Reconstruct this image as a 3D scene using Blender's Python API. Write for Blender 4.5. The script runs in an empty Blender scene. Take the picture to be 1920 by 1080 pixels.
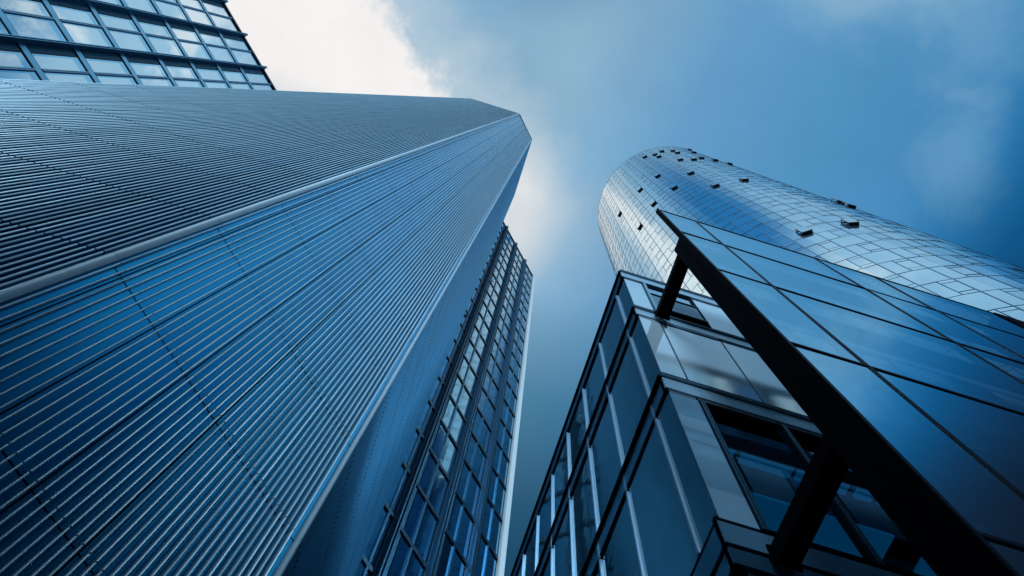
import bpy, math, random
from mathutils import Vector, Matrix
random.seed(7)
scene = bpy.context.scene
col = scene.collection

# ------------------------------------------------------------------ camera
EYE = 1.6
cam_d = bpy.data.cameras.new("camera")
cam_d.sensor_width = 36.0
cam_d.lens = 24.0
cam_d.clip_start = 0.1
cam_d.clip_end = 5000
cam = bpy.data.objects.new("camera", cam_d)
col.objects.link(cam)
up_c = Vector((78.0, 349.0, -1280.0)).normalized()        # where the zenith lies, seen from the camera
ax = Vector((1.0, -0.312, 0.0)); ax = (ax - up_c * ax.dot(up_c)).normalized()
ay = up_c.cross(ax)
rot = Matrix((ax, ay, up_c)).to_4x4()                      # camera -> world; X right, Y towards the picture's foot
cam.matrix_world = Matrix.Translation((0, 0, EYE)) @ rot
scene.camera = cam

# ------------------------------------------------------------------ light
SUN_ELEV, SUN_AZ = math.radians(38), math.radians(-106)    # azimuth from +X towards +Y
sd = bpy.data.lights.new("sun", 'SUN')
sd.energy = 1.5
sd.angle = math.radians(20)
sd.color = (0.50, 0.78, 1.0)
sun = bpy.data.objects.new("sun", sd)
col.objects.link(sun)
to_sun = Vector((math.cos(SUN_ELEV) * math.cos(SUN_AZ), math.cos(SUN_ELEV) * math.sin(SUN_AZ), math.sin(SUN_ELEV)))
sun.rotation_euler = to_sun.to_track_quat('Z', 'Y').to_euler()
sun.location = (0, 0, 300)

scene.view_settings.view_transform = 'Standard'
scene.view_settings.look = 'None'
scene.view_settings.exposure = 1.2
scene.view_settings.gamma = 1.0
scene.cycles.max_bounces = 8
scene.cycles.glossy_bounces = 5
scene.cycles.transparent_max_bounces = 12
scene.cycles.sample_clamp_indirect = 3
scene.cycles.caustics_reflective = False


def lin(r, g, b):
    f = lambda v: (v / 255 / 12.92) if v <= 10.3 else ((v / 255 + 0.055) / 1.055) ** 2.4
    return (f(r), f(g), f(b), 1.0)


# ------------------------------------------------------------------ sky
def build_world():
    w = bpy.data.worlds.new("World")
    scene.world = w
    w.use_nodes = True
    nt = w.node_tree
    nt.nodes.clear()
    N, L = nt.nodes.new, nt.links.new

    def put(sock, v):
        if hasattr(v, 'links') or isinstance(v, bpy.types.NodeSocket):
            L(v, sock)
        else:
            sock.default_value = v

    def math_(op, a, b=0.0, clamp=False):
        n = N('ShaderNodeMath'); n.operation = op; n.use_clamp = clamp
        put(n.inputs[0], a); put(n.inputs[1], b)
        return n.outputs[0]

    def smooth(v, a, b, ta=0.0, tb=1.0):
        n = N('ShaderNodeMapRange'); n.interpolation_type = 'SMOOTHSTEP'
        put(n.inputs['Value'], v)
        n.inputs['From Min'].default_value = a; n.inputs['From Max'].default_value = b
        n.inputs['To Min'].default_value = ta; n.inputs['To Max'].default_value = tb
        return n.outputs[0]

    def mix(f, a, b, mode='MIX'):
        n = N('ShaderNodeMix'); n.data_type = 'RGBA'; n.blend_type = mode
        put(n.inputs[0], f); put(n.inputs[6], a); put(n.inputs[7], b)
        return n.outputs[2]

    tc = N('ShaderNodeTexCoord')
    sep = N('ShaderNodeSeparateXYZ'); L(tc.outputs['Generated'], sep.inputs[0])
    z = math_('MAXIMUM', sep.outputs[2], 0.03)
    qx = math_('DIVIDE', sep.outputs[0], z)
    qy = math_('DIVIDE', sep.outputs[1], z)
    q = N('ShaderNodeCombineXYZ'); L(qx, q.inputs[0]); L(qy, q.inputs[1])
    Q = q.outputs[0]

    def dist(x, y, sx=1.0, sy=1.0):
        dx = math_('DIVIDE', math_('SUBTRACT', qx, x), sx)
        dy = math_('DIVIDE', math_('SUBTRACT', qy, y), sy)
        return math_('SQRT', math_('ADD', math_('MULTIPLY', dx, dx), math_('MULTIPLY', dy, dy)))

    def noise(scale, detail, off=(0, 0, 0), rough=0.55, dist_=0.0):
        mp = N('ShaderNodeVectorMath'); mp.operation = 'ADD'; L(Q, mp.inputs[0]); mp.inputs[1].default_value = off
        n = N('ShaderNodeTexNoise'); n.inputs['Scale'].default_value = scale
        n.inputs['Detail'].default_value = detail; n.inputs['Roughness'].default_value = rough
        n.inputs['Distortion'].default_value = dist_
        L(mp.outputs[0], n.inputs['Vector'])
        return math_('SUBTRACT', n.outputs[0], 0.5)

    n_big = noise(3.2, 4, (3, 1, 0))
    n_mid = noise(7.0, 6, (1, 5, 0), 0.6, 0.3)
    n_fine = noise(16.0, 7, (4, 2, 0), 0.62)

    # clear blue, paler over the middle and deep blue to the right
    ramp = N('ShaderNodeValToRGB')
    L(math_('ADD', math_('MULTIPLY', math_('ADD', qx, math_('MULTIPLY', n_big, 0.10)), 0.8), 0.24), ramp.inputs[0])
    cr = ramp.color_ramp
    stops = [(0.0, (124, 172, 205)), (0.24, (142, 182, 208)), (0.32, (122, 170, 204)), (0.40, (98, 155, 198)), (0.52, (82, 147, 193)),
             (0.64, (70, 138, 188)), (0.72, (42, 124, 180)), (0.79, (6, 104, 162)), (1.0, (0, 66, 120))]
    cr.elements[0].position = stops[0][0]; cr.elements[0].color = lin(*stops[0][1])
    cr.elements[1].position = stops[-1][0]; cr.elements[1].color = lin(*stops[-1][1])
    for p, c in stops[1:-1]:
        e = cr.elements.new(p); e.color = lin(*c)
    base = ramp.outputs[0]
    # thin cloud overhead, to the north and the east
    veil = math_('ADD', smooth(math_('ADD', dist(0.02, -0.52, 0.34, 0.26), math_('MULTIPLY', n_mid, 1.3)), 1.15, 0.35),
                 smooth(math_('ADD', dist(0.34, -0.60, 0.30, 0.24), math_('MULTIPLY', n_mid, 1.3)), 1.15, 0.35))
    base = mix(math_('MULTIPLY', math_('MINIMUM', veil, 1.0), 0.85), base, lin(160, 197, 220))
    milk = smooth(math_('ADD', dist(0.30, -0.30, 0.24, 0.13), math_('MULTIPLY', n_mid, 1.2)), 1.1, 0.3)
    base = mix(math_('MULTIPLY', milk, 0.55), base, lin(160, 198, 222))
    puffs = math_('MULTIPLY', smooth(dist(0.0, -0.62, 0.32, 0.34), 1.0, 0.5), smooth(n_mid, 0.02, 0.14))
    base = mix(math_('MULTIPLY', puffs, 0.8), base, lin(226, 231, 234))
    # deep blue gap straight to the left-hand north
    base = mix(math_('MULTIPLY', smooth(dist(-0.09, -0.30, 0.22, 0.20), 1.15, 0.3), 0.97), base, lin(0, 108, 168))
    wisps = math_('ADD', smooth(math_('ADD', dist(0.57, -0.10, 0.075, 0.10), math_('MULTIPLY', n_mid, 2.2)), 1.2, 0.1),
                  smooth(math_('ADD', dist(0.52, -0.25, 0.12, 0.10), math_('MULTIPLY', n_mid, 2.4)), 1.2, 0.1))
    base = mix(math_('MULTIPLY', wisps, 0.32), base, lin(138, 186, 214))
    low = smooth(math_('ADD', dist(0.16, 0.62, 0.16, 0.10), math_('MULTIPLY', n_mid, 2.4)), 1.2, 0.0)
    base = mix(math_('MULTIPLY', low, 0.4), base, lin(140, 172, 205))
    # soft mottling
    mott = math_('ADD', 1.0, math_('ADD', math_('MULTIPLY', n_big, 0.28), math_('MULTIPLY', n_mid, 0.20)))
    base = mix(1.0, base, mott, 'MULTIPLY')

    # sky colour darkened towards the horizon, imitating lens vignetting
    r = ramp2 = N('ShaderNodeValToRGB')
    L(math_('DIVIDE', dist(0.10, -0.22), 3.0), ramp2.inputs[0])
    cr = ramp2.color_ramp
    st = [(0.0, 1.0), (0.16, 1.0), (0.22, 0.54), (0.285, 0.24), (0.36, 0.13), (0.5, 0.06), (1.0, 0.015)]
    cr.elements[0].position = 0.0; cr.elements[0].color = (1, 1, 1, 1)
    cr.elements[1].position = 1.0; cr.elements[1].color = (0.004, 0.010, 0.022, 1)
    for p, v in st[1:-1]:
        e = cr.elements.new(p); e.color = (v ** 1.7, v ** 1.03, v ** 0.88, 1)
    base = mix(1.0, base, ramp2.outputs[0], 'MULTIPLY')

    # a dark bank low in the east
    east = smooth(math_('SUBTRACT', qx, math_('MULTIPLY', qy, 0.5)), 0.78, 1.08)
    base = mix(east, base, mix(1.0, base, (0.0, 0.38, 0.32, 1), 'MULTIPLY'))

    # the bright cloud behind the ribbed tower
    edge = math_('SUBTRACT', math_('MULTIPLY', qx, 0.55), math_('MULTIPLY', qy, 0.83))
    edge = math_('ADD', edge, math_('ADD', math_('MULTIPLY', n_mid, 0.10), math_('MULTIPLY', n_fine, 0.11)))
    w1 = smooth(edge, -0.085, -0.128)
    w1 = math_('MULTIPLY', w1, smooth(qy, 0.17, 0.06))
    w1 = math_('MULTIPLY', w1, smooth(dist(-0.22, 0.05), 0.75, 0.38))
    halo = math_('MULTIPLY', smooth(edge, 0.02, -0.10), smooth(dist(-0.16, 0.02), 0.42, 0.10))
    glow = smooth(math_('ADD', dist(-0.03, 0.175, 0.125, 0.155), math_('MULTIPLY', n_mid, 0.35)), 1.0, 0.25)
    sky_c = mix(math_('MULTIPLY', halo, 0.55), base, lin(205, 217, 224))
    sky_c = mix(math_('MULTIPLY', glow, 0.85), sky_c, lin(222, 226, 228))
    tone = math_('ADD', 1.0, math_('ADD', math_('MULTIPLY', n_mid, 0.16), math_('MULTIPLY', n_fine, 0.05)))
    white = mix(1.0, lin(247, 244, 242), tone, 'MULTIPLY')
    sky_c = mix(w1, sky_c, white)
    # scaled for the background strength of 0.1 that suits the Nishita sky mixed in below
    sky_c = mix(1.0, sky_c, (4.35, 4.35, 4.35, 1), 'MULTIPLY')

    nish = N('ShaderNodeTexSky'); nish.sky_type = 'NISHITA'; nish.sun_disc = False
    nish.sun_elevation = SUN_ELEV; nish.sun_rotation = math.radians(90) - SUN_AZ
    sky_c = mix(0.975, nish.outputs[0], sky_c)
    horizon = smooth(sep.outputs[2], -0.02, 0.04)
    sky_c = mix(horizon, lin(10, 25, 45), sky_c)
    bg = N('ShaderNodeBackground'); bg.inputs['Strength'].default_value = 0.1
    L(sky_c, bg.inputs['Color'])
    out = N('ShaderNodeOutputWorld'); L(bg.outputs[0], out.inputs[0])


build_world()


# ------------------------------------------------------------------ materials
def principled(name, base, metal=0.0, rough=0.4, ior=1.5, spec=0.5, noise=None, bump=None, coat=0.0):
    m = bpy.data.materials.new(name)
    m.use_nodes = True
    nt = m.node_tree
    b = nt.nodes['Principled BSDF']
    b.inputs['Base Color'].default_value = (*base, 1)
    b.inputs['Metallic'].default_value = metal
    b.inputs['Roughness'].default_value = rough
    b.inputs['Specular IOR Level'].default_value = spec
    b.inputs['IOR'].default_value = ior
    b.inputs['Coat Weight'].default_value = coat
    b.inputs['Coat Roughness'].default_value = 0.03
    tc = nt.nodes.new('ShaderNodeTexCoord')
    if noise:
        scale, amount, stretch = noise                     # dirt and sheet-to-sheet variation
        mp = nt.nodes.new('ShaderNodeMapping'); mp.inputs['Scale'].default_value = stretch
        nt.links.new(tc.outputs['Object'], mp.inputs[0])
        n = nt.nodes.new('ShaderNodeTexNoise'); n.inputs['Scale'].default_value = scale; n.inputs['Detail'].default_value = 5
        nt.links.new(mp.outputs[0], n.inputs['Vector'])
        mr = nt.nodes.new('ShaderNodeMapRange')
        mr.inputs['From Min'].default_value = 0.25; mr.inputs['From Max'].default_value = 0.75
        mr.inputs['To Min'].default_value = 1 - amount; mr.inputs['To Max'].default_value = 1 + amount
        nt.links.new(n.outputs[0], mr.inputs[0])
        mx = nt.nodes.new('ShaderNodeMix'); mx.data_type = 'RGBA'; mx.blend_type = 'MULTIPLY'
        mx.inputs[0].default_value = 1.0; mx.inputs[6].default_value = (*base, 1)
        nt.links.new(mr.outputs[0], mx.inputs[7])
        nt.links.new(mx.outputs[2], b.inputs['Base Color'])
        mr2 = nt.nodes.new('ShaderNodeMapRange')
        mr2.inputs['To Min'].default_value = max(0.0, rough * 0.8); mr2.inputs['To Max'].default_value = rough * 1.25
        nt.links.new(n.outputs[0], mr2.inputs[0]); nt.links.new(mr2.outputs[0], b.inputs['Roughness'])
    if bump:
        scale, strength, dist = bump
        n = nt.nodes.new('ShaderNodeTexNoise'); n.inputs['Scale'].default_value = scale; n.inputs['Detail'].default_value = 2
        nt.links.new(tc.outputs['Object'], n.inputs['Vector'])
        bp = nt.nodes.new('ShaderNodeBump'); bp.inputs['Strength'].default_value = strength; bp.inputs['Distance'].default_value = dist
        nt.links.new(n.outputs[0], bp.inputs['Height']); nt.links.new(bp.outputs[0], b.inputs['Normal'])
    return m


V = (1, 1, 0.06)          # streaks run down the walls
M = {
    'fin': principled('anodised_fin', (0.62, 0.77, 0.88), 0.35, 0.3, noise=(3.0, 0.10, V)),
    'shaded_fin': principled('shaded_fin', (0.08, 0.33, 0.47), 0.95, 0.25, noise=(3.0, 0.10, V)),  # same ribs on the other face, their shade put into the colour
    'fin_tip': principled('pale_fin_tip', (0.60, 0.85, 0.98), 0.05, 0.35),
    'pan': principled('blue_pan', (0.010, 0.35, 0.62), 0.95, 0.19, noise=(2.0, 0.16, V)),
    'joint': principled('dark_joint', (0.006, 0.010, 0.018), 0.0, 0.7),
    'trim': principled('pale_corner_trim', (0.70, 0.85, 0.95), 0.12, 0.36, noise=(2.5, 0.06, V)),
    'corrugated': principled('corrugated_sheet', (0.13, 0.48, 0.74), 0.7, 0.48, noise=(1.3, 0.14, V)),
    'coping': principled('coping', (0.02, 0.05, 0.09), 0.3, 0.4),
    'concrete': principled('roof_concrete', (0.16, 0.22, 0.29), 0.0, 0.9, noise=(1.2, 0.2, (1, 1, 1))),
    'mirror': principled('mirror_glass', (0.09, 0.34, 0.54), 0.95, 0.03, noise=(0.25, 0.10, (1, 1, 1)), bump=(1.1, 0.10, 0.02)),
    'pale_mirror': principled('pale_mirror_glass', (0.84, 0.94, 0.98), 0.97, 0.02, noise=(0.3, 0.06, (1, 1, 1)), bump=(0.9, 0.06, 0.02)),
    'mirror_edge': principled('pane_border', (0.38, 0.70, 0.88), 0.97, 0.02, bump=(0.9, 0.06, 0.02)),
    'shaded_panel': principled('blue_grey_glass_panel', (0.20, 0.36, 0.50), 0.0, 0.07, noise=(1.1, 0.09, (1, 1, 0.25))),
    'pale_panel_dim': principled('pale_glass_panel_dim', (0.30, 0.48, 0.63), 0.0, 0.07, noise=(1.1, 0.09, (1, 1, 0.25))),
    'tower_glass': principled('tower_glass', (0.62, 0.84, 0.94), 0.97, 0.08, noise=(0.2, 0.06, (1, 1, 1))),
    'tower_line': principled('tower_line', (0.003, 0.07, 0.16), 0.1, 0.5, spec=0.2),
    'tower_flap': principled('tower_flap', (0.004, 0.008, 0.014), 0.1, 0.5),
    'pier': principled('grey_blue_pier', (0.11, 0.33, 0.50), 0.6, 0.35, noise=(1.5, 0.12, V)),
    'dark_pier': principled('dark_blue_pier', (0.045, 0.16, 0.27), 0.5, 0.4, noise=(1.5, 0.12, V)),
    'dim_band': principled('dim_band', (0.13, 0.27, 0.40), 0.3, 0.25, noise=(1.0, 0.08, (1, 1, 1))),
    'floorbar': principled('floor_band', (0.22, 0.52, 0.72), 0.85, 0.25, noise=(1.5, 0.12, (1, 1, 1))),
    'louvre': principled('dark_louvre', (0.09, 0.30, 0.47), 0.6, 0.4),
    'mullion': principled('pale_mullion', (0.24, 0.40, 0.54), 0.4, 0.35),
    'blind': principled('blind_behind_glass', (0.50, 0.64, 0.76), 0.0, 0.12, ior=1.9, coat=0.6),
    'white_metal': principled('white_metal', (0.88, 0.91, 0.93), 0.1, 0.45, noise=(2.0, 0.06, V)),
    'dark_glass': principled('dark_glass', (0.004, 0.050, 0.085), 0.12, 0.04, ior=1.55, noise=(0.4, 0.15, (1, 1, 1)), bump=(1.6, 0.16, 0.02)),
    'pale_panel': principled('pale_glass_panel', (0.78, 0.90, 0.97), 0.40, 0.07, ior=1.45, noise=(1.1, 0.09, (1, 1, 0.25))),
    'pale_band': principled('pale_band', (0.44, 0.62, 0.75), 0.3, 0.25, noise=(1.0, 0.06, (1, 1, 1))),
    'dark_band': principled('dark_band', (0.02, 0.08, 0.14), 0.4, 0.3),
    'black': principled('black_steel', (0.0008, 0.0022, 0.006), 0.0, 0.7, spec=0.02, noise=(2.0, 0.2, (1, 1, 1))),
    'screen_glass': principled('screen_glass', (0.72, 0.90, 0.98), 1.0, 0.02, noise=(0.15, 0.04, (1, 1, 1)), bump=(0.35, 0.05, 0.02)),
    'screen_line': principled('screen_line', (0.004, 0.012, 0.026), 0.0, 0.5, spec=0.1),
    'grey_louvre': principled('grey_louvre', (0.20, 0.34, 0.46), 0.4, 0.35, noise=(30.0, 0.14, (0.03, 0.03, 1))),
    'ceiling': principled('dark_ceiling', (0.003, 0.006, 0.012), 0.0, 0.8),
    'reflection_panel': principled('glowing_reflection_panel', (0.30, 0.62, 0.80), 0.0, 0.5),
    'asphalt': principled('asphalt', (0.045, 0.048, 0.052), 0.0, 0.85, noise=(2.0, 0.25, (1, 1, 1))),
    'paving': principled('paving', (0.16, 0.17, 0.18), 0.0, 0.8, noise=(1.5, 0.2, (1, 1, 1))),
}


def coated_glass(name, tint, gloss, fixed, rough, bump):
    """Glass that mirrors (Fresnel, or a fixed share for a mirror coating) and lets the rest of the light through."""
    m = bpy.data.materials.new(name); m.use_nodes = True
    nt = m.node_tree; nt.nodes.clear()
    tr = nt.nodes.new('ShaderNodeBsdfTransparent'); tr.inputs[0].default_value = (*tint, 1)
    gl = nt.nodes.new('ShaderNodeBsdfGlossy'); gl.inputs['Roughness'].default_value = rough; gl.inputs[0].default_value = (*gloss, 1)
    mx = nt.nodes.new('ShaderNodeMixShader')
    if fixed is None:
        fr = nt.nodes.new('ShaderNodeFresnel'); fr.inputs[0].default_value = 1.6
        nt.links.new(fr.outputs[0], mx.inputs[0])
    else:
        mx.inputs[0].default_value = fixed
    if bump:
        tc = nt.nodes.new('ShaderNodeTexCoord')
        n = nt.nodes.new('ShaderNodeTexNoise'); n.inputs['Scale'].default_value = bump[0]
        bp = nt.nodes.new('ShaderNodeBump'); bp.inputs['Strength'].default_value = bump[1]; bp.inputs['Distance'].default_value = 0.02
        nt.links.new(tc.outputs['Object'], n.inputs['Vector']); nt.links.new(n.outputs[0], bp.inputs['Height']); nt.links.new(bp.outputs[0], gl.inputs['Normal'])
    nt.links.new(tr.outputs[0], mx.inputs[1]); nt.links.new(gl.outputs[0], mx.inputs[2])
    o = nt.nodes.new('ShaderNodeOutputMaterial'); nt.links.new(mx.outputs[0], o.inputs[0])
    return m


M['clear'] = coated_glass('clear_window_glass', (0.78, 0.90, 0.96), (0.22, 0.42, 0.58), None, 0.02, None)
M['screen_pane'] = coated_glass('screen_pane_glass', (0.55, 0.80, 0.95), (0.84, 0.97, 1.0), 0.91, 0.02, (0.35, 0.05))
_b = M['reflection_panel'].node_tree.nodes['Principled BSDF']
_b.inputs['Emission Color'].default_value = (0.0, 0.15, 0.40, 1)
_b.inputs['Emission Strength'].default_value = 0.09  # faint glow stands in for the sky's reflection in the panes
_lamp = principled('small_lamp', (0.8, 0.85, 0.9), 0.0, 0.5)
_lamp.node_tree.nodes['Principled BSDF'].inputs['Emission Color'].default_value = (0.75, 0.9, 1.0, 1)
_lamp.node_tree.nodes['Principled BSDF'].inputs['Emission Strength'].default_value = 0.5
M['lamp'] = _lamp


# ------------------------------------------------------------------ mesh helpers
class Frame:
    """A facade's own axes: t along the wall, n out of it, z up."""
    def __init__(self, o, d, n):
        self.o = Vector((o[0], o[1], 0)); self.d = Vector((d[0], d[1], 0)).normalized(); self.n = Vector((n[0], n[1], 0)).normalized()

    def p(self, t, n, z):
        return self.o + self.d * t + self.n * n + Vector((0, 0, z))


WORLD = Frame((0, 0), (1, 0), (0, 1))


class MB:
    def __init__(self, mats):
        self.v, self.f, self.mi, self.mats = [], [], [], mats if isinstance(mats, (list, tuple)) else [mats]

    def quad(self, a, b, c, d, mi=0):
        k = len(self.v); self.v += [tuple(a), tuple(b), tuple(c), tuple(d)]
        self.f.append((k, k + 1, k + 2, k + 3)); self.mi.append(mi)

    def box(self, F, t0, t1, n0, n1, z0, z1, mi=0):
        k = len(self.v)
        for z in (z0, z1):
            for t, n in ((t0, n0), (t1, n0), (t1, n1), (t0, n1)):
                self.v.append(tuple(F.p(t, n, z)))
        for q in ((3, 2, 1, 0), (4, 5, 6, 7), (0, 1, 5, 4), (1, 2, 6, 5), (2, 3, 7, 6), (3, 0, 4, 7)):
            self.f.append(tuple(k + i for i in q)); self.mi.append(mi)

    def prism(self, pts, z0, z1, mi=0, cap=True):
        k, n = len(self.v), len(pts)
        for z in (z0, z1):
            for p in pts: self.v.append((p[0], p[1], z))
        for i in range(n):
            j = (i + 1) % n
            self.f.append((k + i, k + j, k + n + j, k + n + i)); self.mi.append(mi)
        if cap:
            self.f.append(tuple(k + n + i for i in range(n))); self.mi.append(mi)
            self.f.append(tuple(k + n - 1 - i for i in range(n))); self.mi.append(mi)

    def build(self, name, parent=None, label=None, smooth=False):
        me = bpy.data.meshes.new(name)
        me.from_pydata(self.v, [], self.f)
        for m in self.mats: me.materials.append(m)
        me.polygons.foreach_set('material_index', self.mi)
        if smooth: me.polygons.foreach_set('use_smooth', [True] * len(self.f))
        me.update()
        import bmesh
        bm = bmesh.new(); bm.from_mesh(me); bmesh.ops.recalc_face_normals(bm, faces=bm.faces); bm.to_mesh(me); bm.free()
        o = bpy.data.objects.new(name, me)
        col.objects.link(o)
        if parent: o.parent = parent
        if label: o['label'] = label
        return o


def thing(name, label, cat, loc=(0, 0, 0)):
    # parts are meshed in world coordinates, so the Empty's inverse is set when they are parented
    o = bpy.data.objects.new(name, None)
    o.empty_display_size = 2
    o.location = loc
    col.objects.link(o)
    o['label'] = label; o['category'] = cat
    return o


def settle(root):
    """Put every part's origin in the thing's frame without moving the part."""
    inv = Matrix.Translation(-Vector(root.location))
    for c in root.children:
        c.data.transform(inv)
        for g in c.children:
            g.data.transform(inv)


# ------------------------------------------------------------------ ground
g = MB(M['asphalt'])
g.quad((-3000, -3000, 0), (3000, -3000, 0), (3000, 3000, 0), (-3000, 3000, 0))
o = g.build('ground'); o['kind'] = 'structure'; o['label'] = 'dark asphalt ground between the towers'
g = MB(M['paving'])
g.box(WORLD, -40, 60, -14, 45, 0.004, 0.12)
o = g.build('pavement'); o['kind'] = 'structure'; o['label'] = 'grey paved plaza at the foot of the towers'
E_Z = EYE


# ------------------------------------------------------------------ ribbed tower
def ribbed_tower():
    H = 120 + EYE
    root = thing('ribbed_tower', 'tall windowless tower clad in blue metal with close vertical ribs and a pale corner strip', 'tower', (-6, 10, 0.12))
    c1, c2 = Vector((-4.943, 3.507)), Vector((-1.659, 6.967))
    ul, rr = Vector((-13.71, 3.507)), Vector((-1.82, 17.30))
    D = 0.115                                                # the ribs stand this far off the pans
    FU = Frame(c1, (-1, 0), (0, -1))
    dl = (c2 - c1); FL = Frame(c1, dl, (dl.y, -dl.x)); LL = dl.length
    dr = (rr - c2); FR = Frame(c2, dr, (dr.y, -dr.x)); LR = dr.length
    LU = (c1 - ul).length
    # solid body behind the cladding
    b = MB(M['joint'])
    inset = 0.17
    body = [FU.p(0.02, -inset, 0).xy, FL.p(LL * 0.5, -inset, 0).xy, FL.p(LL - 0.05, -inset, 0).xy, FR.p(LR - 0.01, -0.06, 0).xy,
            Vector((ul.x + 0.02, rr.y)), FU.p(LU - 0.02, -inset, 0).xy]
    b.prism(body, 0.12, H - 0.25)
    b.build('wall', root)
    step = 2.88
    z_first = 8.48 + EYE
    zs = [z_first + step * k for k in range(-3, 60)]
    zs = [z for z in zs if 0.2 < z < H - 0.6]
    rows = list(zip([0.14] + zs, zs + [H - 0.12]))

    def face(F, length, t0, pitch, first_seam, seam, skip_end, side, w):
        pan = MB([M['pan'], M[side], M['fin_tip']])
        edges = [0.07] + [first_seam + seam * k for k in range(200) if first_seam + seam * k < length - 0.12] + [length - 0.03]
        for a, c in zip(edges, edges[1:]):
            for z0, z1 in rows:
                j = random.uniform(-0.0015, 0.0015)
                pan.box(F, a + 0.011, c - 0.011, -inset + 0.012, -D + j, z0 + 0.013, z1 - 0.013, 0)
        k = 0
        while t0 + pitch * k < length - skip_end:
            t = t0 + pitch * k
            for z0, z1 in rows:
                j = random.uniform(-0.001, 0.001)
                e = random.uniform(-0.002, 0.002)
                pan.box(F, t - 0.009 + j, t + 0.009 + j, -D - 0.004, e - 0.010, z0 + 0.016, z1 - (0.024 if side == 'shaded_fin' else 0.012), 1)
                # the pale lip: a small ridge with bevelled sides
                lip = [F.p(t + j + u, e + v, 0).xy for u, v in ((-w - 0.001, -0.012), (-w * 0.9, -0.004), (0, e + 0.004), (w * 0.9, -0.004), (w + 0.001, -0.012))]
                pan.prism(lip, z0 + 0.015, z1 - (0.023 if side == 'shaded_fin' else 0.011), 2)
            k += 1
        return pan.build('ribbed_cladding', root)
    face(FU, LU, 0.155, 0.1154, 0.40, 0.81, 0.05, 'shaded_fin', 0.018)
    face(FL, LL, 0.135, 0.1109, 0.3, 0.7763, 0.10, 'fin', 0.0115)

    # pale rounded trims over the corners, in storey lengths
    def corner(name, a_frame, a_t, b_frame, b_t, bulge, wa, wb, lab):
        tr = MB(M['trim'])
        pa, pb = a_frame.p(a_t + wa, 0.004, 0).xy, b_frame.p(b_t + wb, 0.004, 0).xy
        top = (a_frame.p(a_t, bulge, 0).xy + b_frame.p(b_t, bulge, 0).xy) / 2
        prof = []
        for i in range(9):
            s = i / 8
            prof.append((1 - s) ** 2 * pa + 2 * s * (1 - s) * top + s * s * pb)
        inner = [b_frame.p(b_t + wb, -0.13, 0).xy, a_frame.p(a_t + wa, -0.13, 0).xy]
        for z0, z1 in rows:
            tr.prism(prof + inner, z0 + 0.006, z1 - 0.006)
        return tr.build(name, root, lab)
    corner('corner_trim', FU, 0.0, FL, 0.0, 0.05, 0.055, 0.085, 'pale rounded trim down the front corner')
    corner('corner_trim', FL, LL, FR, 0.0, 0.03, -0.04, 0.05, 'thin rounded trim beside the corrugated side')

    # finely corrugated side with rows of screws
    cg = MB([M['corrugated'], M['joint']])
    p = 0.032
    n = int((LR - 0.06) / p)
    z0, z1 = 0.14, H - 0.10
    for i in range(n):
        t = 0.055 + i * p
        cg.quad(FR.p(t, 0, z0), FR.p(t + p / 2, 0.008, z0), FR.p(t + p / 2, 0.008, z1), FR.p(t, 0, z1))
        cg.quad(FR.p(t + p / 2, 0.008, z0), FR.p(t + p, 0, z0), FR.p(t + p, 0, z1), FR.p(t + p / 2, 0.008, z1))
    cg.build('corrugated_cladding', root)
    sc = MB(M['joint'])
    for z in zs[:26]:
        for i in range(int(LR / 0.128)):
            t = 0.10 + 0.128 * i
            sc.box(FR, t - 0.013, t + 0.013, 0.004, 0.019, z - 0.016, z + 0.016)
    sc.build('screw_rows', root)
    # coping
    cp = MB(M['coping'])
    cp.box(FU, 0.0, LU, -0.5, 0.012, H - 0.11, H)
    cp.box(FL, -0.0, LL, -0.5, 0.012, H - 0.112, H + 0.002)
    cp.box(FR, 0.0, LR, -0.5, 0.03, H - 0.114, H + 0.004)
    cp.build('coping', root)
    settle(root)
    return root


ribbed_tower()


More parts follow.
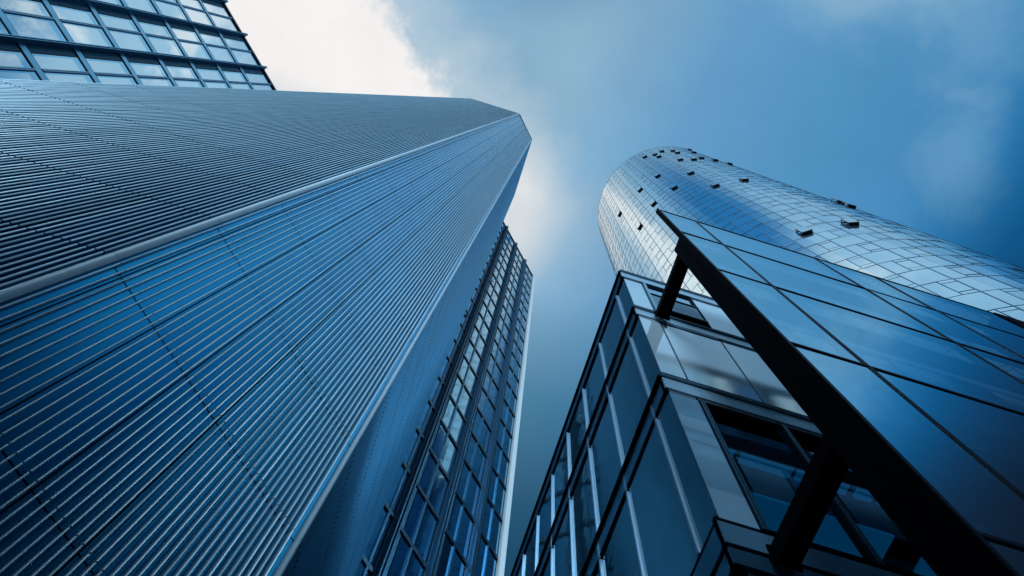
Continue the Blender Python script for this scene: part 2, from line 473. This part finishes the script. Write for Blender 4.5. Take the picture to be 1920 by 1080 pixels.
# ------------------------------------------------------------------ the two window-walled blocks
def window_block(name, label, loc, plane, piers, H, top_bar, pitch, n_floors, depth, corner_t=None, pane_mat='mirror', pier_w=0.34, t_start=None):
    """Storeys of paired windows between projecting piers; plane = distance of the wall from the camera's plumb line."""
    root = thing(name, label, 'office tower', loc)
    s = math.sqrt(0.5)
    n = Vector((s, -s)); d = Vector((s, s))
    F = Frame(n * plane, d, n)
    Hz = H + EYE
    t0 = piers[0] if t_start is None else t_start
    t1 = piers[-1] if corner_t is None else corner_t
    b = MB([M['louvre']])
    b.box(F, t0, t1 - 0.02, -depth, -0.22, 0.12, Hz - 0.15)
    b.build('wall', root)
    bars = [top_bar - pitch * k + EYE for k in range(n_floors)]
    bw = 0.21 if pane_mat == 'pale_mirror' else 0.15
    mul_m = M['mullion'] if pane_mat == 'pale_mirror' else M['pier']
    for i, (a, c) in enumerate(zip(piers, piers[1:])):
        for k, z in enumerate(bars):
            ztop = (Hz - 0.3) if k == 0 else bars[k - 1] - bw
            zbot = z + bw
            f = MB([mul_m, M['joint'], M['louvre']])
            ta, tb = a + pier_w / 2, c - pier_w / 2
            lv = ta + 0.42
            tm = a + 1.42
            # louvred strip beside the pier
            zz = lv
            q = 7
            for r in range(q):
                u = ta + (lv - ta) * r / q
                f.box(F, u + 0.004, u + (lv - ta) / q - 0.018, -0.2, -0.06, zbot, ztop, 2)
            f.box(F, lv - 0.012, lv + 0.02, -0.2, -0.02, zbot, ztop, 1)
            # double mullion and the dark reveal all round the panes
            f.box(F, tm - 0.055, tm - 0.014, -0.16, 0.03, zbot, ztop, 0)
            f.box(F, tm + 0.014, tm + 0.055, -0.16, 0.03, zbot, ztop, 0)
            f.box(F, tm - 0.014, tm + 0.014, -0.16, 0.0, zbot, ztop, 1)
            f.box(F, lv + 0.02, tb, -0.16, -0.01, zbot, zbot + 0.03, 1)
            f.box(F, lv + 0.02, tb, -0.16, -0.01, ztop - 0.03, ztop, 1)
            f.box(F, tb - 0.03, tb, -0.16, -0.02, zbot + 0.03, ztop - 0.03, 1)
            fo = f.build('window', root)
            for u0, u1 in ((lv + 0.02, tm - 0.055), (tm + 0.055, tb - 0.03)):
                g = MB([M[pane_mat]])
                tilt = [random.uniform(-0.004, 0.004) for _ in range(3)]
                za, zb = zbot + 0.03, ztop - 0.03
                g.quad(F.p(u0, -0.05 + tilt[0], za), F.p(u1, -0.05 + tilt[1], za), F.p(u1, -0.05 + tilt[2], zb), F.p(u0, -0.05 + tilt[0] + tilt[2] - tilt[1], zb), 0)
                if pane_mat == 'pale_mirror':              # the drawn blind shows as a paler field short of the pane's head and side
                    g.mats = [M['mirror_edge'], M[pane_mat]]
                    wa, wb = u0 + 0.13, zb - 0.50
                    k1 = (wa - u0) / (u1 - u0)
                    na = -0.05 + tilt[0] + (tilt[1] - tilt[0]) * k1 + 0.004
                    g.quad(F.p(wa, na, za + 0.02), F.p(u1, -0.046 + tilt[1], za + 0.02), F.p(u1, -0.046 + tilt[2], wb), F.p(wa, na + tilt[2] - tilt[1], wb), 1)
                g.build('pane', fo)
    for k, z in enumerate(bars):
        fb = MB([M['floorbar' if pane_mat == 'pale_mirror' else 'dark_band'], M['joint']])
        for a, c in zip(piers, piers[1:]):
            fb.box(F, a + pier_w / 2, c - pier_w / 2, -0.2, 0.0 if pane_mat == 'pale_mirror' else 0.03, z - bw + 0.02, z + bw - 0.02, 0)
            fb.box(F, a + pier_w / 2, c - pier_w / 2, -0.2, -0.02, z - bw, z - bw + 0.02, 1)
            fb.box(F, a + pier_w / 2, c - pier_w / 2, -0.2, -0.02, z + bw - 0.02, z + bw, 1)
        fb.build('floor_band', root)
    for t in piers[: -1] if corner_t is not None else piers:
        pr = MB([M['pier'] if pane_mat == 'pale_mirror' else M['dark_pier'], M['joint'], M['mullion']])
        zl = bars[-1] - 3
        pr.box(F, t - pier_w / 2, t + pier_w / 2, -0.2, 0.10, zl, Hz + 0.10, 0)
        pr.box(F, t - pier_w * 0.30, t - pier_w * 0.12, 0.10, 0.30, zl, Hz + 0.25, 0)
        pr.box(F, t + pier_w * 0.12, t + pier_w * 0.30, 0.10, 0.30, zl, Hz + 0.25, 0)
        pr.box(F, t - pier_w * 0.12, t + pier_w * 0.12, 0.10, 0.16, zl, Hz + 0.10, 1)
        pr.build('pier', root)
    if bars[-1] - 3 > 4:
        lw = MB([M['mirror'], M['pier']])
        lw.box(F, t0, t1 - 0.02, -0.21, -0.12, 0.14, bars[-1] - bw, 0)
        lw.build('lower_glazing', root)
    cp = MB(M['coping'])
    cp.box(F, t0, t1, -depth, 0.06, Hz - 0.28, Hz)
    cp.build('coping', root)
    return root, F, bars, Hz


# standing behind the ribbed tower, seen to the right of its corrugated side
def mid_block():
    piers = [12.73 - 2.88 * 0, 15.61, 18.5, 21.25]
    piers = [10.75] + piers
    root, F, bars, Hz = window_block('glazed_tower', 'slim glazed tower with projecting piers and a white corner strip behind the ribbed tower', (0, 24, 0.12),
                                     -14.51, piers, 100.6, 96.3, 3.68, 22, 9.0, corner_t=21.25, pier_w=0.46)
    ws = MB(M['white_metal'])
    ws.prism([F.p(t, n, 0).xy for t, n in ((21.12, 0.12), (21.34, 0.34), (21.34, -0.3), (21.12, -0.3))], 0.14, Hz + 0.12)
    ws.build('corner_strip', root, 'white strip down the outer corner')
    # the return wall round the corner, its storey ledges seen on edge
    R2 = Frame(F.p(21.32, 0, 0).xy, -F.n.xy, F.d.xy)
    rw = MB([M['pier'], M['mirror']])
    rw.box(R2, 0.3, 9.0, -0.1, 0.13, 0.14, Hz - 0.05, 0)
    rw.build('return_wall', root)
    for z in bars:
        lg = MB(M['louvre'])
        lg.box(R2, 0.42, 9.0, 0.14, 0.38, z - 0.28, z + 0.28)
        lg.build('ledge', root)
    settle(root)


mid_block()


# at the upper left of the picture, beyond the ribbed tower's other side
def corner_block():
    piers = [-13.74 - 2.91 * k for k in range(6, -1, -1)] + [-10.83]
    root, F, bars, Hz = window_block('office_tower', 'office block with pale blue windows and bold dark piers cut off by the ribbed tower', (-24, 0, 0.12),
                                     -19.92, piers, 58.0, 53.6, 3.73, 9, 7.0, pane_mat='pale_mirror', pier_w=0.21)
    settle(root)


corner_block()


# ------------------------------------------------------------------ round glass tower
def round_tower():
    H = 198.4
    Hz = H + EYE
    C = Vector((0.2030 * H, 0.1041 * H)); R = 0.0967 * H
    root = thing('round_tower', 'tall round glass tower with staggered panes and small dark windows pushed open', 'tower', (C.x, C.y, 0.12))
    NB = 52
    bay = 2 * math.pi / NB
    base = math.radians(243.2)
    FL = 3.43
    top0 = 53.5 + EYE

    def pt(a, r, z):
        return Vector((C.x + r * math.cos(a), C.y + r * math.sin(a), z))
    zs = [top0 + FL * k for k in range(-15, 43)]
    zs = [z for z in zs if z > 3] 
    zs[-1] = Hz - 0.2
    opened = [(184.9, 227.1), (181.5, 233.9), (174.7, 234.0), (184.9, 240.9), (181.2, 247.6), (174.4, 247.6), (157.8, 240.9), (154.2, 247.6),
              (157.3, 254.3), (177.1, 261.8), (154.6, 261.3), (197.0, 268.2), (152.0, 267.5), (147.3, 220.4), (133.0, 234.0), (146.9, 207.1),
              (126.0, 220.4), (112.7, 234.0), (125.6, 207.0), (125.2, 193.7), (112.7, 247.6), (72.0, 234.3), (72.2, 247.9), (92.0, 268.4), (88.5, 268.4), (151.4, 186.0)]
    open_cells = {}
    for h, deg in opened:
        k = int((h + EYE - top0) // FL) + 15
        i = round((math.radians(deg) - base) / bay - 0.75) % NB
        open_cells[(i, k)] = True
    wall = MB([M['tower_glass'], M['louvre']])
    wall_o = 0.0
    grid = MB([M['tower_line']])

    def panel(a0, a1, z0, z1, r=R):
        e = 0.018
        tx, tz = random.gauss(0, 0.0025), random.gauss(0, 0.005)
        da = (a1 - a0) / 2
        wall.quad(pt(a0, r - tx, z0), pt(a1, r + tx, z0), pt(a1, r + tx + tz, z1), pt(a0, r - tx + tz, z1))

    def bar_v(a, z0, z1, w, r=R):
        F = Frame(pt(a, r, 0).xy, (-math.sin(a), math.cos(a)), (math.cos(a), math.sin(a)))
        grid.box(F, -w / 2, w / 2, -0.03, 0.016, z0, z1)

    def bar_h(a0, a1, z, w, r=R):
        m = (a0 + a1) / 2
        half = r * math.tan((a1 - a0) / 2)
        rc = r * math.cos((a1 - a0) / 2)
        F = Frame(pt(m, rc, 0).xy, (-math.sin(m), math.cos(m)), (math.cos(m), math.sin(m)))
        grid.box(F, -half, half, -0.03, 0.016, z - w / 2, z + w / 2)
    holes = []
    facing = math.atan2(-C.y, -C.x)
    for i in range(NB):
        a0 = base + bay * i
        am, a1 = a0 + bay / 2, a0 + bay
        off = (am - facing + math.pi) % (2 * math.pi) - math.pi
        seen = abs(off) < math.radians(100)
        # two flat panes a bay follow the curve
        for k, (z0, z1) in enumerate(zip(zs, zs[1:])):
            half = (i + k) % 2 == 0
            if not seen:
                panel(a0, am, z0, z1); panel(am, a1, z0, z1)
                continue
            is_open = (i, k) in open_cells
            if half or is_open:
                panel(a0, am, z0, z1)
                s = 0.62
                panel(am, a1, z0, z0 + s)
                panel(am, a1, z1 - s, z1)
                if is_open:
                    holes.append((am, a1, z0 + s, z1 - s))
                    wall.quad(pt(am, R - 0.12, z0 + s), pt(a1, R - 0.12, z0 + s), pt(a1, R - 0.12, z1 - s), pt(am, R - 0.12, z1 - s), 1)
                else:
                    panel(am, a1, z0 + s, z1 - s)
                bar_v(am, z0, z1, 0.06)
                bar_h(am, a1, z0 + s, 0.045); bar_h(am, a1, z1 - s, 0.045)
            else:
                panel(a0, am, z0, z1); panel(am, a1, z0, z1)
            bar_h(a0, am, z0, 0.055); bar_h(am, a1, z0, 0.055)
        if seen:
            bar_v(a0, zs[0], zs[-1], 0.08, R)
    # foot and top
    ring = [pt(base + bay / 2 * i, R - 0.25, 0).xy for i in range(NB * 2)]
    core = MB([M['louvre'], M['concrete']])
    core.prism(ring, 0.12, Hz - 0.25)
    core.build('wall', root)
    cp = MB([M['tower_line']])
    for i in range(NB * 2):
        bar = base + bay / 2 * i
        m = bar + bay / 4
        F = Frame(pt(m, R * math.cos(bay / 4), 0).xy, (-math.sin(m), math.cos(m)), (math.cos(m), math.sin(m)))
        hw = R * math.tan(bay / 4)
        cp.box(F, -hw, hw, -0.3, 0.03, Hz - 0.2, Hz)
    cp.build('coping', root)
    wall.build('glass_skin', root)
    grid.build('glazing_grid', root)
    for a0, a1, z0, z1 in holes:
        m = (a0 + a1) / 2
        hw = R * math.tan((a1 - a0) / 2) - 0.04
        F = Frame(pt(m, R * math.cos((a1 - a0) / 2), 0).xy, (-math.sin(m), math.cos(m)), (math.cos(m), math.sin(m)))
        fl = MB([M['tower_flap'], M['tower_glass']])
        out = 0.34
        fl.box(F, -hw, hw, out - 0.10, out, z0 + 0.05, z1 - 0.05, 0)
        fl.box(F, -hw + 0.07, hw - 0.07, out, out + 0.012, z0 + 0.12, z1 - 0.12, 1)
        for s in (-1, 1):                                  # scissor stays and the side leaves between pane and opening
            fl.box(F, s * hw - 0.03, s * hw + 0.03, 0.0, out - 0.10, z0 + 0.3, z0 + 0.42, 0)
            fl.box(F, s * hw - 0.03, s * hw + 0.03, 0.0, out - 0.10, z1 - 0.42, z1 - 0.3, 0)
        fl.box(F, -hw, hw, 0.0, out - 0.10, z0 + 0.06, z0 + 0.10, 0)
        fl.build('open_window', root)
    settle(root)


round_tower()


# ------------------------------------------------------------------ the low glass building at the lower right
X0, Y0 = 3.072, 3.691
TOP = 17.95


def glass_building():
    root = thing('glass_building', 'low glass office building with pale front panels and dark teal side glazing', 'office building', (X0 + 6, Y0 + 8, 0.12))
    FF = Frame((X0, Y0), (1, 0), (0, -1))                  # front
    FS = Frame((X0, Y0), (0, 1), (-1, 0))                  # side
    LF, LS = 15.2, 17.0
    Z = lambda h: h + EYE
    floors = [(14.05, 17.30), (10.15, 14.02 - 0.02), (6.72, 10.10)]
    core = MB([M['black'], M['ceiling']])
    # solid everywhere but the glazed room of the third storey, which is left hollow
    rz0, rz1 = 6.75, 10.12
    core.box(FF, 0.06, LF, -LS, -0.07, Z(rz1 + 0.05), Z(TOP - 0.25), 0)
    core.box(FF, 0.06, LF, -LS, -0.07, 0.12, Z(rz0 - 0.1), 0)
    core.box(FF, 0.06, LF, -LS, -4.0, Z(rz0 - 0.1), Z(rz1 + 0.05), 0)
    core.box(FF, 0.06, 0.5, -4.0, -0.07, Z(rz0 - 0.1), Z(rz1 + 0.05), 0)
    core.build('wall', root)
    # storey bands: dark groove, pale strip, dark groove
    for h0, h1 in ((17.33, 17.95), (14.06, 14.64), (10.13, 10.73)):
        a, c = h0 + 0.07, h1 - 0.13
        fb = MB([M['pale_band'], M['dark_band'], M['black'], M['mullion']])
        e = 0.04
        fb.box(FF, -e, LF, -0.07, 0.035, Z(a), Z(c), 0)
        fb.box(FF, -e - 0.02, LF, -0.07, 0.075, Z(c + 0.06), Z(h1), 2)
        fb.box(FF, -e, LF, -0.07, -0.015, Z(c), Z(c + 0.06), 2)
        fb.box(FF, -e, LF, -0.07, -0.015, Z(h0), Z(a), 2)
        fb.box(FF, -e - 0.03, LF, 0.036, 0.078, Z(c + 0.045), Z(c + 0.059), 3)
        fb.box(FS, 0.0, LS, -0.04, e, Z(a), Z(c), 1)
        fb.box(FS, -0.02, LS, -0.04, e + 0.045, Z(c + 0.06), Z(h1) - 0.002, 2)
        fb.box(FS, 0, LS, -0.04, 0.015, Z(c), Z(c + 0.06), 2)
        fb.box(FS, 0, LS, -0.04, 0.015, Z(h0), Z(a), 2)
        fb.build('storey_band', root)
    # the foot: two narrow bands over a dark recessed ground floor
    fb = MB([M['dim_band'], M['dark_band'], M['black'], M['dark_glass']])
    fb.box(FF, -0.04, LF, -0.07, 0.02, Z(6.25), Z(6.62), 0)
    fb.box(FF, -0.04, LF, -0.07, 0.03, Z(5.90), Z(6.15), 1)
    fb.box(FF, -0.04, LF, -0.07, -0.01, Z(6.15), Z(6.25), 2)
    fb.box(FF, -0.04, LF, -0.07, -0.01, Z(6.62), Z(6.74), 2)
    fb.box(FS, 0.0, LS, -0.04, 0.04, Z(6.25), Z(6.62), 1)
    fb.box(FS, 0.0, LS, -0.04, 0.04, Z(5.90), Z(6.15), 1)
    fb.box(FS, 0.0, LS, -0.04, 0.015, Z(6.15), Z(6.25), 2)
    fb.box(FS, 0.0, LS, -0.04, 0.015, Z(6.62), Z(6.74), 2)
    fb.box(FF, 0.1, LF, -0.069, -0.02, 0.14, Z(5.88), 3)
    fb.box(FS, 0.1, LS, -0.05, 0.0, 0.14, Z(5.88), 3)
    fb.build('storey_band', root)

    # front panels on a 1.36 m module, the first half a module wide
    cuts = [0.0, 0.50] + [0.50 + 1.36 * k for k in range(1, 11)]
    cuts = [c for c in cuts if c < LF]
    cuts.append(LF)

    def glazed(name, F, t0, t1, h0, h1, mat, n=0.0):
        g = MB([M[mat]])
        a = [random.uniform(-0.0025, 0.0025) for _ in range(3)]
        g.box(F, t0, t1, -0.065, n, Z(h0), Z(h1))
        return g.build(name, root)
    for lv, (h0, h1) in enumerate(floors):
        for j, (a, c) in enumerate(zip(cuts, cuts[1:])):
            a_, c_ = a + 0.012, c - 0.012
            if lv == 0 and j % 2 == 1:
                # opening light above and below, fixed louvre between
                fr = MB([M['mullion'], M['black'], M['grey_louvre']])
                fr.box(FF, a_, a_ + 0.06, -0.065, 0.05, Z(h0), Z(h1), 0)
                fr.box(FF, a_ + 0.06, c_, -0.065, -0.02, Z(h1 - 0.10), Z(h1), 1)
                fr.box(FF, a_ + 0.06, c_, -0.065, 0.02, Z(16.40), Z(16.47), 1)
                fr.box(FF, a_ + 0.06, c_, -0.064, 0.03, Z(16.47), Z(16.49), 0)
                fr.box(FF, a_ + 0.06, c_, -0.065, 0.02, Z(15.22), Z(15.32), 1)
                fr.box(FF, a_ + 0.06, c_, -0.064, 0.03, Z(15.32), Z(15.34), 0)
                fr.box(FF, c_ - 0.05, c_, -0.063, 0.012, Z(h0), Z(h1 - 0.1), 1)
                fr.box(FF, a_ + 0.06, c_ - 0.05, -0.065, 0.025, Z(h0), Z(h0 + 0.05), 0)
                w = fr.build('window', root)
                lo = MB([M['grey_louvre'], M['black']])
                q = 9
                for r in range(q):
                    zz0 = 15.34 + (16.40 - 15.34) * r / q
                    lo.box(FF, a_ + 0.07, c_ - 0.055, -0.05, 0.004, Z(zz0), Z(zz0 + 0.095), 0)
                lo.build('louvre', w)
                for hh0, hh1 in ((h0 + 0.05, 15.22), (16.49, h1 - 0.10)):
                    p = MB(M['screen_glass'])
                    p.box(FF, a_ + 0.06, c_ - 0.05, -0.055, -0.03, Z(hh0), Z(hh1))
                    p.build('pane', w)
            elif lv == 2 and j >= 1:
                fr = MB([M['dark_band'], M['black']])
                fr.box(FF, a_, a_ + 0.035, -0.12, 0.03, Z(h0), Z(h1), 0)
                fr.box(FF, a_ + 0.045, a_ + 0.075, -0.12, 0.03, Z(h0), Z(h1), 0)
                fr.box(FF, a_ + 0.075, c_, -0.10, 0.0, Z(h0), Z(h0 + 0.05), 1)
                fr.box(FF, a_ + 0.075, c_, -0.10, 0.0, Z(h1 - 0.06), Z(h1), 1)
                w = fr.build('window', root)
                p = MB(M['clear'])
                p.quad(FF.p(a_ + 0.075, -0.04, Z(h0 + 0.05)), FF.p(c_, -0.04, Z(h0 + 0.05)), FF.p(c_, -0.04, Z(h1 - 0.06)), FF.p(a_ + 0.075, -0.04, Z(h1 - 0.06)))
                p.build('pane', w)
            else:
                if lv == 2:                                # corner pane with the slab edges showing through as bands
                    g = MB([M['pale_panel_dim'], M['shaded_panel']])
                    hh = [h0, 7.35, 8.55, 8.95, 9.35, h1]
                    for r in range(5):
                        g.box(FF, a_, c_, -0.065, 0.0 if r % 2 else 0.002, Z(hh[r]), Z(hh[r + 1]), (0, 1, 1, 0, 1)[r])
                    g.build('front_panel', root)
                else:
                    glazed('front_panel', FF, a_, c_, h0, h1, 'pale_panel', random.uniform(-0.003, 0.003))
        # black joints between the panels
        jt = MB(M['dark_band'])
        for c in cuts[1:-1]:
            if lv != 2:
                jt.box(FF, c - 0.03, c - 0.013, -0.06, 0.006, Z(h0), Z(h1))
        if lv != 2: jt.build('panel_joint', root)
    # the hollow room: ceiling with glowing panels that imitate blue window reflections, floor edge
    rm = MB([M['ceiling'], M['reflection_panel'], M['dark_band'], M['lamp']])
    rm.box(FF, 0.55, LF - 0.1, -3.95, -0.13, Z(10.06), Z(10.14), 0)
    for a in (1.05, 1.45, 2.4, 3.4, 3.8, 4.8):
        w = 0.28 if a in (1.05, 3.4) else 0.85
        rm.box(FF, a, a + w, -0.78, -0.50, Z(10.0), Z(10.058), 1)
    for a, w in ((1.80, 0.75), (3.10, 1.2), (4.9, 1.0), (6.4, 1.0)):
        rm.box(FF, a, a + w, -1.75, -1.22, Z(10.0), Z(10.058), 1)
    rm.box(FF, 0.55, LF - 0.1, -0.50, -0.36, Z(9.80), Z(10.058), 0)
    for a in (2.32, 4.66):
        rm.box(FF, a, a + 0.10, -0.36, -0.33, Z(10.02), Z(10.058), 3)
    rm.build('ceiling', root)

    # side: dark glass on the same module with pale mullions
    ys = [0.0, 0.51] + [0.51 + 1.385 * k for k in range(1, 12)]
    ys = [y for y in ys if y < LS] + [LS]
    for lv, (h0, h1) in enumerate(floors):
        for j, (a, c) in enumerate(zip(ys, ys[1:])):
            g = MB(M['dark_glass'])
            tl = [random.uniform(-0.004, 0.004) for _ in range(4)]
            g.quad(FS.p(a + 0.006, 0.0 + tl[0], Z(h0)), FS.p(c - 0.006, tl[1], Z(h0)), FS.p(c - 0.006, tl[1] + tl[2], Z(h1)), FS.p(a + 0.006, tl[0] + tl[2], Z(h1)))
            g.build('side_pane', root)
            if j:
                mu = MB([M['mullion'], M['black']])
                mu.box(FS, a - 0.023, a - 0.005, -0.05, 0.045, Z(h0), Z(h1), 0)
                mu.box(FS, a + 0.005, a + 0.023, -0.05, 0.045, Z(h0), Z(h1), 0)
                mu.box(FS, a - 0.006, a + 0.006, -0.05, 0.035, Z(h0), Z(h1), 1)
                mu.build('mullion', root)
    rf = MB(M['concrete'])
    rf.box(FF, 0.1, LF - 0.05, -LS + 0.05, -0.1, Z(TOP - 0.24), Z(TOP - 0.12))
    rf.build('roof', root)
    settle(root)


glass_building()


# ------------------------------------------------------------------ the free-standing glass screen before it
def glass_screen():
    root = thing('glass_screen', 'free-standing mirror glass screen on a black steel frame tied back by struts', 'glass screen', (8, 1.9, 0.12))
    YS = 1.79
    F = Frame((0, YS), (1, 0), (0, -1))
    Z = lambda h: h + EYE
    xs = [3.42, 4.42, 7.66, 9.32, 12.66]
    hs = [0.6, 4.02, 7.68, 11.30, 14.74, 17.80]
    for a, c in zip(xs, xs[1:]):
        for h0, h1 in zip(hs, hs[1:]):
            g = MB([M['screen_pane']])
            t = [random.uniform(-0.004, 0.004) for _ in range(3)]
            e = 0.02
            A = F.p(a + e, t[0], Z(h0 + e)); B = F.p(c - e, t[1], Z(h0 + e))
            Cc = F.p(c - e, t[1] + t[2], Z(h1 - e)); D = F.p(a + e, t[0] + t[2], Z(h1 - e))
            g.quad(A, B, Cc, D, 0)
            g.build('pane', root)
    for k, h in enumerate(hs):
        b = MB(M['screen_line'])
        w = 0.045
        b.box(F, xs[0], xs[-1], -0.10, 0.014, Z(h) - w / 2, Z(h) + w / 2)
        b.build('transom', root)
    for k, x in enumerate(xs[1:-1]):
        b = MB([M['screen_line'], M['dark_band']])
        b.box(F, x - 0.026, x + 0.026, -0.11, 0.012, Z(hs[0]), Z(hs[-1]) - 0.03, 0)
        b.build('mullion', root)
    ed = MB([M['screen_line'], M['black']])
    ed.box(F, xs[0] - 0.045, xs[0] - 0.002, -0.10, 0.02, Z(0), Z(hs[-1]) + 0.03, 1)
    ed.box(F, xs[0] - 0.040, xs[0] - 0.002, 0.02, 0.03, Z(0), Z(hs[-1]) + 0.03, 0)
    z = 0.4
    while z < 17.6:                                        # clips down the edge frame
        ed.box(F, xs[0] - 0.049, xs[0] - 0.045, -0.05, -0.02, Z(z), Z(z + 0.03), 1)
        z += 0.86
    ed.build('edge_frame', root)
    for x in (3.41, 12.35):
        cl = MB(M['black'])
        cl.box(F, x, x + 0.30, -0.41, -0.11, -1.48 + EYE, Z(14.55))
        cl.build('column', root)
    rb = MB(M['black'])
    rb.box(F, 12.67, 15.5, -0.55, 0.03, -1.48 + EYE, Z(17.84))
    rb.build('end_wall', root)
    bm = MB(M['black'])
    for h in (14.27, 10.6, 6.15):
        bm.box(F, 3.72, 12.34, -0.34, -0.14, Z(h - 0.16), Z(h + 0.10))
    bm.build('back_beam', root)
    for x, h, w in ((3.60, 14.30, 0.27), (3.60, 6.15, 0.24)):
        s = MB(M['black'])
        s.box(F, x - w / 2, x + w / 2, -(Y0 - YS) + 0.085, -0.40, Z(h - 0.13), Z(h + 0.10))
        s.box(F, x - w / 2 - 0.03, x + w / 2 + 0.03, -(Y0 - YS) + 0.080, -(Y0 - YS) + 0.11, Z(h - 0.16), Z(h + 0.13))
        for bx in (-w / 2 - 0.012, w / 2 + 0.012):
            for bz in (-0.10, 0.0, 0.08):
                s.box(F, x + bx - 0.010, x + bx + 0.010, -(Y0 - YS) + 0.11, -(Y0 - YS) + 0.122, Z(h + bz - 0.010), Z(h + bz + 0.010))
        s.build('strut', root)
    settle(root)


glass_screen()


# ------------------------------------------------------------------ an unseen block added behind the camera to shade the foot of the towers
def shade_block():
    root = thing('shade_block', 'unseen plain stone office block with rows of square windows, added to shade the towers', 'office building', (-6, -23, 0.12))
    F = Frame((-15.2, -13.8), (1, -1), (1, 1))
    w = MB([M['concrete']])
    w.box(F, 4.6, 21, -14, -0.3, 0.12, 32.6)
    w.box(F, 4.4, 21.2, -14.2, 0.1, 32.6, 33.1)
    nb, nf = 6, 9
    bw, fh = 16.4 / nb, 3.6
    for i in range(nb + 1):
        t = 4.6 + bw * i
        w.box(F, max(4.6, t - 0.7), min(21, t + 0.7), -0.3, 0.0, 0.12, 32.6)
    for k in range(nf + 1):
        for i in range(nb):
            t = 4.6 + bw * i
            w.box(F, t + 0.7, t + bw - 0.7, -0.3, -0.02, max(0.12, k * fh - 0.8), min(32.6, k * fh + 0.9))
    w.build('wall', root)
    for k in range(nf):
        for i in range(nb):
            t = 4.6 + bw * i
            g = MB([M['dark_glass'], M['black']])
            g.box(F, t + 0.7, t + bw - 0.7, -0.29, -0.22, k * fh + 0.9, k * fh + 3.1, 0)
            g.box(F, t + bw / 2 - 0.04, t + bw / 2 + 0.04, -0.22, -0.17, k * fh + 0.9, k * fh + 3.1, 1)
            g.build('window', root)
    settle(root)


shade_block()
